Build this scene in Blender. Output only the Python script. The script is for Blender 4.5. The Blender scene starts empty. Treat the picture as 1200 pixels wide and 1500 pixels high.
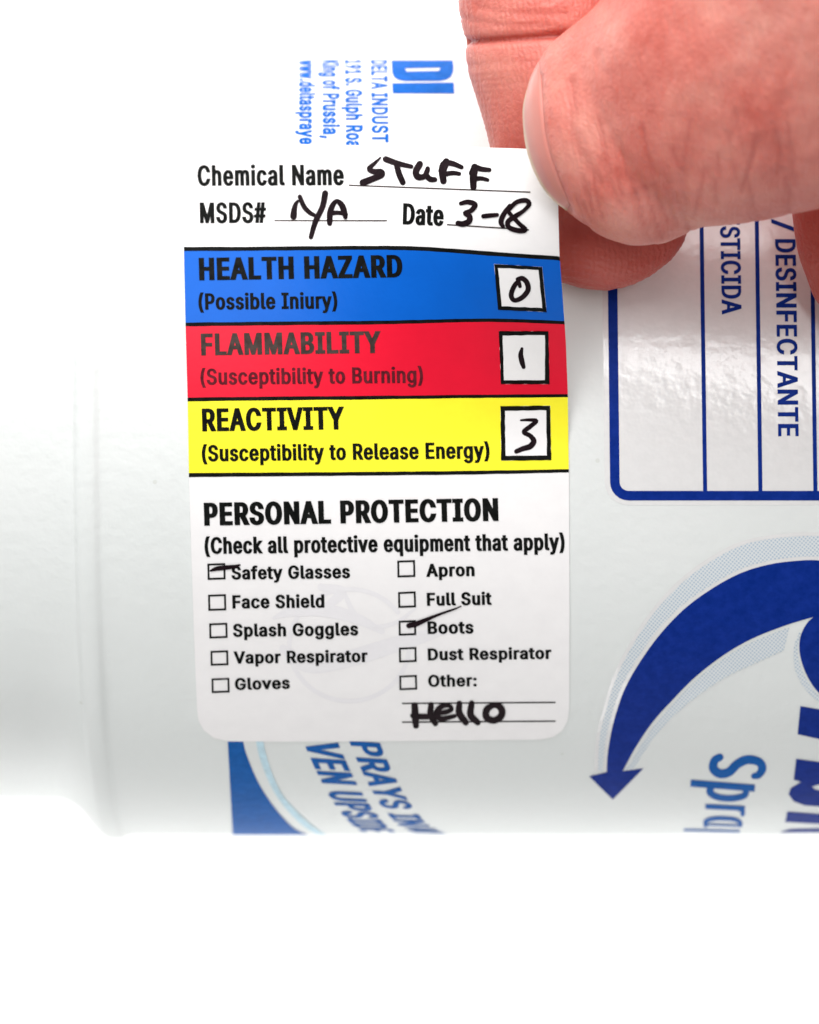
import bpy, bmesh, math, random
import numpy as np
from mathutils import Vector
from mathutils.geometry import delaunay_2d_cdt

# ------------------------------------------------------------------ units
# one unit of the working frame ("u") is 0.07 mm; the camera looks straight
# down at a bottle lying on a white table, image up = +Y.
S = 7.0e-5
D = 6000.0          # camera height above the bottle's nearest line (u)
R = 649.0           # bottle radius (u)
YC = 127.7          # bottle axis offset (u)
FZ = -2 * R - 10    # table height (u)

sc = bpy.context.scene
col = sc.collection

# ------------------------------------------------------------------ camera
cam = bpy.data.cameras.new('camera')
cam.sensor_fit = 'VERTICAL'
cam.sensor_height = 24.0
cam.sensor_width = 36.0
cam.lens = 24.0 * D / 1500.0
cam.clip_start = 0.01
cam.clip_end = 20.0
cam.dof.use_dof = True
cam.dof.focus_distance = (D - 80) * S
cam.dof.aperture_fstop = 18.0
co = bpy.data.objects.new('camera', cam)
co.location = (0, 0, D * S)
col.objects.link(co)
sc.camera = co

# ------------------------------------------------------------------ world and lamps
w = bpy.data.worlds.new('World')
sc.world = w
w.use_nodes = True
bg = w.node_tree.nodes['Background']
bg.inputs[0].default_value = (1.0, 0.99, 0.98, 1)
bg.inputs[1].default_value = 0.25

def area(name, loc, target, sx, sy, power, color=(1, 1, 1), spread=180):
    l = bpy.data.lights.new(name, 'AREA')
    l.shape = 'RECTANGLE'
    l.size = sx
    l.size_y = sy
    l.energy = power
    l.color = color
    l.spread = math.radians(spread)
    o = bpy.data.objects.new(name, l)
    o.location = loc
    o.rotation_euler = (Vector(target) - Vector(loc)).to_track_quat('-Z', 'Y').to_euler()
    col.objects.link(o)
    return o

area('key_softbox', (-0.10, 0.34, 0.44), (0.0, 0.01, 0.0), 0.50, 0.36, 3.7)
area('front_fill', (0.13, 0.085, 0.50), (0.01, 0.01, 0.0), 0.30, 0.045, 0.62)  # added fill: lifts the panel under the hand, gives its gloss band
area('top_softbox', (0.0, 0.36, 0.06), (0.0, 0.03, -0.03), 0.50, 0.22, 1.1)
area('low_fill', (-0.05, -0.22, 0.015), (-0.015, -0.050, -0.055), 0.34, 0.09, 0.075, spread=70)  # added fill that brightens the lower side of bottle and label
area('low_table_fill', (0.02, -0.125, -0.045), (0.0, -0.06, -0.092), 0.36, 0.05, 0.075, spread=95)  # added lamp out of frame, blows the table below the bottle to white
area('side_table_fill', (-0.135, 0.0, -0.045), (-0.06, -0.01, -0.092), 0.30, 0.05, 0.075, spread=95)  # unseen lamp added at the left to overexpose the table there
area('far_table_fill', (0.0, 0.135, -0.045), (0.0, 0.07, -0.092), 0.36, 0.05, 0.10, spread=95)  # extra unseen lamp, whitens the table above the bottle

sc.view_settings.view_transform = 'Standard'
sc.view_settings.look = 'None'
sc.view_settings.exposure = 0.0
sc.view_settings.gamma = 1.0
sc.view_settings.use_curve_mapping = False
sc.render.engine = 'CYCLES'
sc.cycles.max_bounces = 10
sc.cycles.diffuse_bounces = 6
sc.cycles.transmission_bounces = 6
sc.cycles.use_denoising = True

# ------------------------------------------------------------------ letter outlines as polygons: advance width and contours
_GL = {'#':(440,['242 0 326 509 377 509 294 0','10 140 19 192 400 192 391 140','64 0 147 509 198 509 115 0','40 316 49 368 429 368 421 316']),
'(':(273,['89 207 92 264 101 324 114 384 132 441 153 494 177 539 236 539 212 485 191 428 174 370 161 313 154 258 151 207 154 161 160 115 172 67 188 16 209 -38 236 -96 177 -96 139 -21 111 55 95 131']),
')':(273,['37 -96 64 -37 86 18 102 69 113 116 120 162 122 207 119 258 112 313 99 370 82 428 62 485 37 539 97 539 121 494 142 441 159 384 173 323 181 264 184 207 178 130 161 53 134 -22 97 -96']),
',':(188,['38 -119 68 71 137 71 84 -119']),
'.':(188,['95 -4 78 -1 63 9 53 24 50 41 53 59 63 73 78 83 95 87 113 83 128 73 138 59 141 41 138 24 128 9 113 -1']),
'/':(249,['235 533 71 -76 14 -76 178 533']),
'1':(453,['76 0 76 55 391 55 391 0','276 509 276 0 212 0 212 448 209 448 86 358 86 427 198 509']),
'9':(453,['226 516 271 510 310 494 343 468 368 434 384 393 389 347 385 309 373 270 350 224 315 168 200 0 130 0 301 248 307 248 299 234 287 221 273 210 257 202 238 196 218 195 175 199 137 214 106 237 83 269 68 307 64 352 69 397 85 436 110 469 143 494 182 510','226 460 199 457 174 446 154 429 138 407 129 381 125 352 129 322 138 295 154 274 174 257 199 247 226 243 254 247 279 257 299 273 314 295 324 321 327 350 324 381 314 407 299 429 279 446 254 457']),
':':(188,['95 -4 78 -1 63 9 53 24 50 41 53 59 63 73 78 83 95 87 113 83 128 73 138 59 141 41 138 24 128 9 113 -1','95 271 78 274 63 284 53 299 50 316 53 334 63 349 78 359 95 362 113 359 128 349 138 334 141 316 138 299 128 284 113 274']),
'A':(480,['16 0 201 509 276 509 463 0 395 0 287 302 264 372 232 478 245 478 213 371 191 302 85 0','110 142 110 199 370 199 370 142']),
'B':(456,['60 0 60 509 241 509 289 504 329 491 359 469 381 442 394 410 398 374 395 344 387 320 373 301 356 286 336 275 315 267 315 262 339 257 363 245 385 227 402 203 414 173 418 136 413 100 400 67 377 39 344 18 301 4 247 0','125 57 245 57 296 63 330 80 349 105 355 137 352 161 342 184 327 203 306 218 279 228 248 231 125 231','125 285 238 285 265 288 288 296 308 309 323 326 333 348 336 372 330 403 313 429 283 446 240 452 125 452']),
'C':(510,['267 -7 205 1 150 25 104 63 70 115 48 179 40 254 48 329 70 393 104 445 150 484 205 508 267 516 305 513 340 504 373 490 402 471 427 447 448 418 463 385 473 348 408 348 401 373 389 395 375 413 357 428 337 440 315 449 292 454 267 456 223 450 184 432 150 403 125 364 109 314 103 254 109 194 125 145 151 105 184 76 223 59 267 53 292 55 315 60 337 69 357 81 375 96 389 114 401 136 408 160 473 160 463 124 448 91 428 62 402 38 373 19 341 5 305 -4']),
'D':(502,['219 0 96 0 96 57 215 57 272 63 318 81 354 110 379 149 394 198 399 255 394 312 379 361 354 399 320 428 275 446 221 452 93 452 93 509 225 509 294 501 353 478 399 441 433 391 455 329 462 255 455 181 433 119 398 68 351 31 291 8','125 509 125 0 60 0 60 509']),
'E':(419,['60 0 60 509 372 509 372 452 125 452 125 286 355 286 355 229 125 229 125 57 375 57 375 0']),
'F':(410,['60 0 60 509 369 509 369 452 125 452 125 278 346 278 346 221 125 221 125 0']),
'G':(520,['269 -7 205 1 149 25 104 64 69 116 47 179 40 254 47 329 69 393 103 445 149 484 203 508 265 516 304 513 340 504 374 489 403 469 429 445 449 416 465 384 474 349 408 349 399 372 387 393 373 411 356 427 337 439 315 448 291 454 265 456 222 450 183 432 150 404 125 364 109 314 103 254 109 194 125 145 151 105 184 76 224 59 269 53 309 57 345 71 374 93 396 123 410 160 415 202 434 199 283 199 283 256 478 256 478 200 471 141 451 91 419 50 377 19 326 0']),
'H':(517,['60 0 60 509 125 509 125 289 392 289 392 509 457 509 457 0 392 0 392 232 125 232 125 0']),
'I':(300,['31 0 31 57 118 57 118 452 31 452 31 509 269 509 269 452 183 452 183 57 269 57 269 0']),
'K':(467,['104 145 104 216 139 261 174 303 212 344 364 509 448 509 231 276 228 276','60 0 60 509 125 509 125 334 124 225 125 193 125 0','372 0 188 259 228 309 449 0']),
'L':(393,['60 0 60 509 125 509 125 57 361 57 361 0']),
'M':(628,['60 0 60 509 152 509 277 187 287 159 299 123 311 84 322 49 307 49 318 83 330 121 342 158 352 187 476 509 568 509 568 0 504 0 504 291 504 327 505 369 506 413 507 457 513 457 498 409 482 363 467 322 456 291 342 0 286 0 170 291 159 321 145 361 129 408 112 457 119 457 120 416 121 372 122 328 122 291 122 0']),
'N':(523,['60 0 60 509 136 509 343 183 363 151 388 107 414 55 405 54 401 108 399 157 399 195 399 509 463 509 463 0 387 0 202 290 177 331 148 381 108 452 119 454 122 384 124 328 125 291 125 0']),
'O':(533,['267 -7 205 1 150 25 105 63 70 115 48 179 40 254 48 329 70 393 105 445 150 484 205 508 267 516 329 508 384 484 429 445 464 393 486 329 493 254 486 179 464 115 429 63 384 25 329 1','267 53 310 59 349 76 383 105 408 144 425 194 430 254 425 314 408 365 383 404 349 433 310 450 267 456 223 450 184 433 151 404 125 364 109 314 103 254 109 194 125 144 151 105 184 76 223 59']),
'P':(445,['60 0 60 509 235 509 289 503 332 487 366 462 390 430 404 391 409 348 404 304 390 265 366 233 332 207 289 191 235 186 109 186 109 242 233 242 269 246 297 256 318 272 333 294 342 319 344 348 342 376 333 402 318 423 297 439 268 449 232 452 125 452 125 0']),
'R':(449,['60 0 60 509 236 509 290 504 333 489 367 465 390 433 405 395 409 352 405 309 390 271 367 240 333 217 289 203 236 198 96 198 96 255 234 255 269 258 298 267 319 281 334 300 342 324 345 352 342 380 334 405 319 425 298 440 269 449 233 452 125 452 125 0','353 0 230 229 303 229 428 0']),
'S':(447,['224 -9 172 -4 128 9 91 31 64 60 46 96 38 137 104 137 110 110 123 88 142 71 166 59 194 52 224 49 257 52 286 60 311 74 329 92 341 114 346 139 342 161 332 179 316 193 296 205 245 222 184 239 128 260 86 289 60 326 52 372 58 413 75 448 102 476 138 498 180 511 227 516 275 511 316 498 351 476 377 449 394 415 401 378 337 378 326 412 302 437 267 453 225 459 194 456 167 448 145 435 129 418 118 398 115 376 119 352 131 334 148 319 169 308 212 293 264 279 312 264 336 252 359 238 379 220 395 198 405 171 408 139 403 99 386 64 360 34 323 11 278 -4']),
'T':(449,['32 452 32 509 417 509 417 452 257 452 257 0 193 0 193 452']),
'U':(517,['259 -8 203 -2 154 15 114 43 85 80 66 124 60 173 60 509 124 509 124 178 128 144 141 113 160 87 187 68 220 56 259 52 298 56 331 68 357 87 377 113 389 144 393 178 393 509 457 509 457 173 451 124 433 80 403 43 363 15 315 -2']),
'V':(480,['204 0 16 509 84 509 192 206 215 137 248 31 235 31 267 138 290 206 395 509 463 509 278 0']),
'W':(686,['155 0 16 509 82 509 163 196 175 145 187 94 197 40 189 40 200 94 211 145 224 196 306 509 380 509 462 196 474 145 486 94 497 40 488 40 499 94 510 145 523 196 603 509 670 509 530 0 455 0 368 323 351 391 336 475 350 475 335 395 318 323 230 0']),
'Y':(472,['203 0 203 208 16 509 91 509 192 344 222 292 250 230 224 230 251 293 280 344 381 509 455 509 268 208 268 0']),
'Z':(438,['42 0 42 46 273 385 306 431 341 476 348 454 285 452 223 452 40 452 40 509 397 509 397 462 169 129 134 81 97 33 90 54 152 57 214 57 399 57 399 0']),
'a':(389,['160 -9 126 -5 94 5 68 22 48 45 35 73 30 108 34 138 43 161 58 179 78 193 100 203 125 211 178 220 234 227 252 230 265 235 273 243 276 255 276 257 273 279 267 297 256 311 240 322 220 329 196 331 171 329 149 322 132 313 118 301 107 288 100 274 41 291 57 322 79 346 104 364 133 375 163 382 194 384 239 379 263 372 286 360 306 343 322 320 333 290 337 251 337 0 277 0 277 52 272 52 252 25 236 12 215 1 190 -6','170 45 202 49 228 59 248 74 263 93 272 115 276 138 276 190 259 182 231 176 200 171 175 168 134 159 117 150 103 139 95 124 92 105 94 87 102 72 114 61 130 52 149 47']),
'b':(424,['229 -8 198 -5 172 4 153 17 138 31 118 59 112 59 112 0 53 0 53 509 114 509 114 319 118 319 137 346 152 360 171 373 197 381 229 384 274 378 313 361 345 332 370 293 385 245 390 189 385 133 370 84 346 45 313 16 274 -2','220 47 253 51 279 66 301 88 316 117 325 151 328 189 325 227 316 261 301 290 280 311 253 325 220 330 188 325 161 312 140 291 125 263 116 229 113 189 116 150 125 115 140 86 162 65 188 51']),
'c':(396,['207 -8 159 -2 117 16 82 46 56 85 40 133 34 187 40 243 56 291 82 330 117 360 159 378 207 384 234 383 260 377 284 368 305 356 324 341 340 322 353 301 362 277 303 262 290 289 270 311 242 325 207 330 173 325 145 310 124 287 108 258 99 224 96 187 99 151 108 117 124 89 145 66 173 51 207 46 243 52 271 66 292 89 304 117 363 102 354 78 341 56 325 37 306 21 285 9 261 -1 235 -6']),
'd':(424,['195 -8 151 -2 111 16 79 45 55 84 39 133 34 189 39 245 55 293 79 332 112 361 151 378 196 384 228 381 253 373 272 360 287 346 306 319 311 319 311 509 372 509 372 0 313 0 313 59 307 59 287 31 272 17 252 4 227 -5','205 47 236 51 263 65 284 86 299 115 309 150 312 189 309 229 300 263 284 291 263 312 237 325 205 330 172 325 145 311 124 290 108 261 99 227 96 189 99 151 109 117 124 88 145 66 172 51']),
'e':(404,['212 -8 161 -2 117 16 82 46 56 85 40 132 34 187 39 242 55 290 81 329 115 359 157 378 205 384 236 382 266 374 294 361 319 341 341 315 357 282 368 242 371 194 371 169 75 169 75 221 338 221 310 202 307 237 298 269 283 294 263 314 237 326 205 330 173 326 146 313 125 294 109 270 99 241 96 211 96 178 100 139 110 106 128 80 151 61 179 50 212 46 234 48 254 53 271 61 285 73 297 88 306 105 365 91 353 63 335 39 311 19 283 4 249 -5']),
'f':(254,['228 379 228 327 6 327 6 379','81 0 81 432 84 461 96 486 113 505 135 519 161 527 187 530 222 527 243 521 227 468 215 472 195 474 171 470 154 460 145 443 142 419 142 0']),
'g':(425,['207 -151 168 -148 134 -140 105 -127 82 -110 64 -91 51 -69 101 -41 122 -66 136 -78 154 -88 178 -95 207 -97 249 -92 282 -75 304 -47 311 -6 311 68 306 68 287 41 272 28 252 16 227 8 195 5 152 10 113 27 80 53 55 90 39 136 34 191 39 246 55 293 80 332 112 361 152 378 196 384 228 382 253 373 273 360 288 346 308 319 313 319 313 379 372 379 372 -9 367 -54 350 -90 324 -117 291 -136 251 -147','205 59 237 63 264 75 285 95 300 121 309 154 312 193 309 231 300 264 285 291 264 312 237 325 205 330 172 325 145 312 124 290 109 262 99 229 96 193 99 155 109 123 124 96 145 76 172 63']),
'h':(410,['114 227 114 0 53 0 53 509 114 509 114 287 102 287 124 332 152 362 187 379 227 384 264 380 295 369 321 349 341 321 353 285 357 240 357 0 296 0 296 235 290 275 273 304 246 323 210 329 184 326 161 317 141 303 126 283 117 257']),
'i':(167,['53 0 53 379 114 379 114 0','84 443 67 446 54 455 44 468 41 483 44 499 54 512 67 521 84 524 100 521 114 512 123 499 126 483 123 468 114 455 100 446']),
'k':(381,['110 137 110 212 121 212 284 379 360 379 184 199 177 199','53 0 53 509 114 509 114 0','294 0 148 186 191 229 372 0']),
'l':(189,['139 -2 101 3 74 20 58 47 53 84 53 509 114 509 114 99 115 77 120 62 130 54 146 52 160 53 170 54 181 3 162 -1']),
'm':(610,['53 0 53 379 112 379 112 295 108 295 118 323 132 346 151 363 172 376 195 384 219 386 257 380 287 361 309 331 321 295 312 295 322 321 337 343 357 361 381 375 407 383 437 386 468 383 497 372 522 354 541 328 553 296 557 255 557 0 496 0 496 254 490 289 473 313 447 326 419 330 395 328 374 320 358 307 345 290 338 270 335 247 335 0 274 0 274 260 269 288 253 311 229 326 199 330 178 328 158 320 140 307 126 289 117 266 114 238 114 0']),
'n':(410,['114 227 114 0 53 0 53 379 112 379 112 287 102 287 124 332 152 362 187 379 227 384 264 380 295 369 321 349 341 321 353 285 357 240 357 0 296 0 296 235 290 275 273 304 246 323 210 329 184 326 161 317 141 303 126 283 117 257']),
'o':(415,['207 -8 159 -2 117 16 82 46 56 85 40 133 34 187 40 243 56 291 82 330 117 360 159 378 207 384 256 378 299 360 333 330 359 291 376 243 381 187 376 133 359 85 333 46 299 16 256 -2','207 46 242 51 270 66 292 89 307 117 316 151 319 187 316 224 307 258 292 287 270 310 242 325 207 330 173 325 145 310 124 287 108 258 99 224 96 187 99 151 108 117 124 89 145 66 173 51']),
'p':(424,['53 -143 53 379 112 379 112 319 118 319 137 346 152 360 171 373 197 381 229 384 274 378 313 361 345 332 370 293 385 245 390 189 385 133 370 84 346 45 313 16 274 -2 229 -8 198 -5 173 4 153 17 138 31 118 59 114 59 114 -143','220 47 253 51 279 66 301 88 316 117 325 151 328 189 325 227 316 261 301 290 280 311 253 325 220 330 188 325 161 312 140 291 125 263 116 229 113 189 116 150 125 115 140 86 162 65 188 51']),
'q':(424,['372 -143 311 -143 311 59 306 59 287 31 272 17 252 4 227 -5 195 -8 151 -2 111 16 79 45 55 84 39 133 34 189 39 245 55 293 79 332 112 361 151 378 196 384 228 381 253 373 272 360 287 346 307 319 313 319 313 379 372 379','205 47 236 51 263 65 284 86 299 115 309 150 312 189 309 229 300 263 284 291 263 312 237 325 205 330 172 325 145 311 124 290 108 261 99 227 96 189 99 151 109 117 124 88 145 66 172 51']),
'r':(259,['53 0 53 379 112 379 112 321 115 321 130 347 152 367 181 380 213 385 229 384 243 384 243 322 230 324 207 326 182 323 159 315 140 301 126 284 117 262 114 237 114 0']),
's':(365,['182 -8 145 -5 112 3 84 18 62 38 45 63 36 94 94 107 105 79 124 60 150 49 181 45 217 50 244 62 262 81 268 103 265 121 254 136 237 147 212 155 149 170 104 186 72 208 53 237 47 274 51 305 65 332 87 354 115 370 149 381 187 384 223 381 254 372 279 358 299 339 314 316 324 290 268 277 258 298 243 316 219 328 187 333 156 329 131 317 114 299 109 277 112 258 124 243 144 232 172 223 229 209 275 194 306 171 325 142 331 107 326 75 312 47 290 24 260 6 223 -5']),
't':(227,['204 379 204 327 6 327 6 379','65 471 126 471 126 98 128 76 136 61 150 53 170 50 185 51 202 54 213 2 192 -3 168 -4 125 2 92 21 72 52 65 93']),
'u':(410,['182 -5 146 -1 115 11 89 31 69 59 57 95 53 139 53 379 114 379 114 144 119 105 137 75 164 56 200 50 226 53 249 62 268 77 283 97 293 122 296 153 296 379 357 379 357 0 298 0 298 92 307 92 286 47 257 17 222 0']),
'v':(389,['163 0 17 379 84 379 165 155 187 87 206 21 184 21 203 87 224 155 305 379 371 379 226 0']),
'w':(567,['138 0 23 379 87 379 133 214 154 137 175 41 165 41 186 135 206 214 252 379 316 379 362 214 382 136 402 41 391 41 413 135 434 214 480 379 545 379 429 0 368 0 319 172 305 225 291 280 277 338 291 338 277 280 263 225 248 172 199 0']),
'y':(389,['47 -139 61 -86 71 -87 88 -90 104 -89 118 -84 130 -74 141 -58 151 -36 163 -1 17 379 84 379 165 155 187 87 206 21 184 21 202 87 224 155 305 379 371 379 204 -58 191 -85 177 -107 159 -124 139 -136 117 -143 91 -145 65 -143']),
' ':(188,[])}
G = {k: (a, [[(int(s.split()[i]), int(s.split()[i+1])) for i in range(0, len(s.split()), 2)] for s in c]) for k, (a, c) in _GL.items()}

# ------------------------------------------------------------------ materials
def lin(r, g, b):
    f = lambda c: (c / 12.92) if c <= 0.04045 else ((c + 0.055) / 1.055) ** 2.4
    return (f(r / 255), f(g / 255), f(b / 255), 1)

def mat(name, color, rough=0.5, spec=0.4):
    m = bpy.data.materials.new(name)
    m.use_nodes = True
    b = m.node_tree.nodes['Principled BSDF']
    b.inputs['Base Color'].default_value = color
    b.inputs['Roughness'].default_value = rough
    b.inputs['Specular IOR Level'].default_value = spec
    return m, m.node_tree, b

def N(t, kind, **kw):
    n = t.nodes.new(kind)
    for k, v in kw.items():
        setattr(n, k, v)
    return n

def coords(t, scale=None):
    tc = N(t, 'ShaderNodeTexCoord')
    if scale is None:
        return tc.outputs['Object']
    mp = N(t, 'ShaderNodeMapping')
    mp.inputs['Scale'].default_value = scale
    t.links.new(tc.outputs['Object'], mp.inputs[0])
    return mp.outputs[0]

def noise(t, vec, scale, detail=3, rough=0.5):
    n = N(t, 'ShaderNodeTexNoise')
    n.inputs['Scale'].default_value = scale
    n.inputs['Detail'].default_value = detail
    n.inputs['Roughness'].default_value = rough
    t.links.new(vec, n.inputs['Vector'])
    return n.outputs['Fac']

def ramp(t, fac, stops):
    r = N(t, 'ShaderNodeValToRGB')
    e = r.color_ramp.elements
    while len(e) < len(stops):
        e.new(0.5)
    for i, (p, c) in enumerate(stops):
        e[i].position = p
        e[i].color = c
    t.links.new(fac, r.inputs[0])
    return r.outputs[0]

def bump(t, b, h, strength, dist, prev=None):
    n = N(t, 'ShaderNodeBump')
    n.inputs['Strength'].default_value = strength
    n.inputs['Distance'].default_value = dist
    t.links.new(h, n.inputs['Height'])
    if prev is not None:
        t.links.new(prev, n.inputs['Normal'])
    t.links.new(n.outputs[0], b.inputs['Normal'])
    return n.outputs[0]

# milky bottle plastic: diffuse + translucent shell with a satin, slightly pebbled skin
def bottle_mat():
    m, t, b = mat('milky_plastic', (0.80, 0.84, 0.82, 1), 0.38, 0.2)
    v = coords(t)
    cl = ramp(t, noise(t, v, 60, 4), [(0.3, (0.762, 0.787, 0.772, 1)), (0.7, (0.785, 0.803, 0.790, 1))])
    t.links.new(cl, b.inputs['Base Color'])
    vo = N(t, 'ShaderNodeTexVoronoi')
    vo.inputs['Scale'].default_value = 150
    t.links.new(v, vo.inputs['Vector'])
    cmp_ = N(t, 'ShaderNodeMath', operation='LESS_THAN')
    cmp_.inputs[1].default_value = 0.035
    t.links.new(vo.outputs['Distance'], cmp_.inputs[0])
    sp_ = N(t, 'ShaderNodeMixRGB', blend_type='MULTIPLY')
    sp_.inputs[2].default_value = (0.90, 0.90, 0.87, 1)
    t.links.new(cmp_.outputs[0], sp_.inputs[0])
    t.links.new(cl, sp_.inputs[1])
    t.links.new(sp_.outputs[0], b.inputs['Base Color'])
    nb = bump(t, b, noise(t, v, 700, 2), 0.22, 0.0004)
    bump(t, b, noise(t, coords(t, (1, 1, 1)), 90, 2), 0.15, 0.001, nb)
    tr = N(t, 'ShaderNodeBsdfTranslucent')
    t.links.new(cl, tr.inputs[0])
    mx = N(t, 'ShaderNodeMixShader')
    mx.inputs[0].default_value = 0.10
    out = t.nodes['Material Output']
    t.links.new(b.outputs[0], mx.inputs[1])
    t.links.new(tr.outputs[0], mx.inputs[2])
    t.links.new(mx.outputs[0], out.inputs[0])
    return m

def ink_mat(name, color, rough=0.5, var=0.12, spec=0.06):
    m, t, b = mat(name, color, rough, spec)
    v = coords(t)
    c2 = tuple(min(1, c * (1 + var) + 0.004) for c in color[:3]) + (1,)
    c1 = tuple(c * (1 - var) for c in color[:3]) + (1,)
    t.links.new(ramp(t, noise(t, v, 900, 5, 0.7), [(0.35, c1), (0.65, c2)]), b.inputs['Base Color'])
    bump(t, b, noise(t, v, 700, 2), 0.2, 0.0003)
    return m

def halftone_mat():
    m, t, b = mat('halftone_ink', (0.6, 0.65, 0.7, 1), 0.35)
    tc = N(t, 'ShaderNodeTexCoord')
    mp = N(t, 'ShaderNodeMapping')
    mp.inputs['Rotation'].default_value = (0, 0, math.radians(38))
    mp.inputs['Scale'].default_value = (1 / (4.2 * S),) * 3
    t.links.new(tc.outputs['Object'], mp.inputs[0])
    vo = N(t, 'ShaderNodeTexVoronoi')
    vo.voronoi_dimensions = '2D'
    vo.inputs['Scale'].default_value = 1.0
    vo.inputs['Randomness'].default_value = 0.0
    t.links.new(mp.outputs[0], vo.inputs['Vector'])
    c = ramp(t, vo.outputs['Distance'], [(0.24, (0.40, 0.49, 0.58, 1)), (0.44, (0.70, 0.73, 0.735, 1))])
    t.links.new(c, b.inputs['Base Color'])
    return m

def paper_mat():
    m, t, b = mat('label_paper', (0.86, 0.835, 0.83, 1), 0.42, 0.35)
    v = coords(t)
    t.links.new(ramp(t, noise(t, v, 500, 4), [(0.3, (0.845, 0.825, 0.822, 1)), (0.7, (0.875, 0.855, 0.85, 1))]), b.inputs['Base Color'])
    nb = bump(t, b, noise(t, v, 1500, 3), 0.10, 0.0002)
    bump(t, b, noise(t, v, 45, 2), 0.25, 0.0012, nb)
    return m

def band_mat(name, c):
    m, t, b = mat(name, c, 0.45, 0.12)
    v = coords(t)
    lo = tuple(x * 0.96 for x in c[:3]) + (1,)
    hi = tuple(min(1, x * 1.04) for x in c[:3]) + (1,)
    t.links.new(ramp(t, noise(t, v, 220, 5, 0.6), [(0.3, lo), (0.7, hi)]), b.inputs['Base Color'])
    nb = bump(t, b, noise(t, v, 1500, 3), 0.10, 0.0002)
    bump(t, b, noise(t, v, 45, 2), 0.25, 0.0012, nb)
    return m

def skin_mat():
    m, t, b = mat('skin', (0.75, 0.33, 0.25, 1), 0.46, 0.4)
    v = coords(t)
    base = ramp(t, noise(t, v, 150, 6, 0.68), [(0.28, (0.60, 0.15, 0.115, 1)), (0.52, (0.72, 0.26, 0.21, 1)), (0.74, (0.80, 0.36, 0.29, 1))])
    blush = N(t, 'ShaderNodeMixRGB', blend_type='MULTIPLY')
    blush.inputs[0].default_value = 1.0
    t.links.new(base, blush.inputs[1])
    t.links.new(ramp(t, noise(t, v, 38, 2), [(0.38, (0.92, 0.72, 0.70, 1)), (0.62, (1.0, 1.0, 1.0, 1))]), blush.inputs[2])
    base = blush.outputs[0]
    at = N(t, 'ShaderNodeAttribute', attribute_name='crease_and_shade')
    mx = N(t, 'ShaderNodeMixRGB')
    mx.inputs[2].default_value = (0.46, 0.062, 0.042, 1)  # red of the creases, also the shade painted on the fingers
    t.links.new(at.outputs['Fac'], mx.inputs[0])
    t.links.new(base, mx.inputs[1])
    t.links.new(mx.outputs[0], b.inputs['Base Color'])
    b.inputs['Subsurface Weight'].default_value = 0.45
    b.inputs['Subsurface Radius'].default_value = (1.0, 0.32, 0.18)
    b.inputs['Subsurface Scale'].default_value = 0.0022
    # fine skin texture: pores and short criss-cross lines
    vo = N(t, 'ShaderNodeTexVoronoi', feature='DISTANCE_TO_EDGE')
    vo.inputs['Scale'].default_value = 1500
    t.links.new(v, vo.inputs['Vector'])
    nb = bump(t, b, vo.outputs['Distance'], 0.30, 0.0003)
    nb = bump(t, b, noise(t, v, 420, 4, 0.6), 0.40, 0.0005, nb)
    mp = N(t, 'ShaderNodeMapping')
    mp.inputs['Rotation'].default_value = (0, 0, math.radians(-14))
    mp.inputs['Scale'].default_value = (2.2, 1.0, 1.0)
    t.links.new(v, mp.inputs[0])
    wv = N(t, 'ShaderNodeTexWave')
    wv.inputs['Scale'].default_value = 260
    wv.inputs['Distortion'].default_value = 9.0
    wv.inputs['Detail'].default_value = 3.0
    wv.inputs['Detail Scale'].default_value = 1.2
    t.links.new(mp.outputs[0], wv.inputs['Vector'])
    bump(t, b, wv.outputs['Fac'], 0.13, 0.0004, nb)
    return m

def nail_mat():
    m, t, b = mat('nail', (0.80, 0.48, 0.38, 1), 0.35, 0.25)
    at = N(t, 'ShaderNodeAttribute', attribute_name='edge')
    t.links.new(ramp(t, at.outputs['Fac'], [(0.0, (0.66, 0.235, 0.195, 1)), (0.74, (0.68, 0.28, 0.235, 1)), (0.86, (0.68, 0.46, 0.30, 1))]), b.inputs['Base Color'])
    b.inputs['Subsurface Weight'].default_value = 0.3
    b.inputs['Subsurface Radius'].default_value = (1, 0.5, 0.35)
    b.inputs['Subsurface Scale'].default_value = 0.001
    return m

M = {
    'bottle': bottle_mat(),
    'navy': ink_mat('navy_ink', (0.001, 0.022, 0.22, 1)),
    'blue': ink_mat('blue_ink', (0.002, 0.095, 0.36, 1)),
    'sky': ink_mat('light_blue_ink', (0.001, 0.105, 0.45, 1)),
    'pale': ink_mat('pale_blue_ink', (0.52, 0.70, 0.78, 1)),
    'white_ink': ink_mat('white_ink', (0.738, 0.732, 0.726, 1), 0.2, 0.02, 0.7),
    'halftone': halftone_mat(),
    'paper': paper_mat(),
    'b_blue': band_mat('blue_band_ink', (0.001, 0.105, 0.52, 1)),
    'b_red': band_mat('red_band_ink', (0.74, 0.008, 0.032, 1)),
    'b_yel': band_mat('yellow_band_ink', (0.95, 0.86, 0.035, 1)),
    'black': ink_mat('black_print', (0.004, 0.0045, 0.004, 1), 0.6, 0.3, 0.04),
    'black_soft': ink_mat('worn_black_print', (0.050, 0.036, 0.032, 1), 0.6, 0.3, 0.04),
    'maroon': ink_mat('black_print_on_red', (0.095, 0.010, 0.016, 1), 0.6, 0.3, 0.04),
    'marker': ink_mat('marker_ink', (0.008, 0.002, 0.004, 1), 0.55, 0.4, 0.08),
    'ghost': ink_mat('show_through', (0.808, 0.79, 0.804, 1), 0.42, 0.01, 0.35),
    'skin': skin_mat(),
    'nail': nail_mat(),
}

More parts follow.
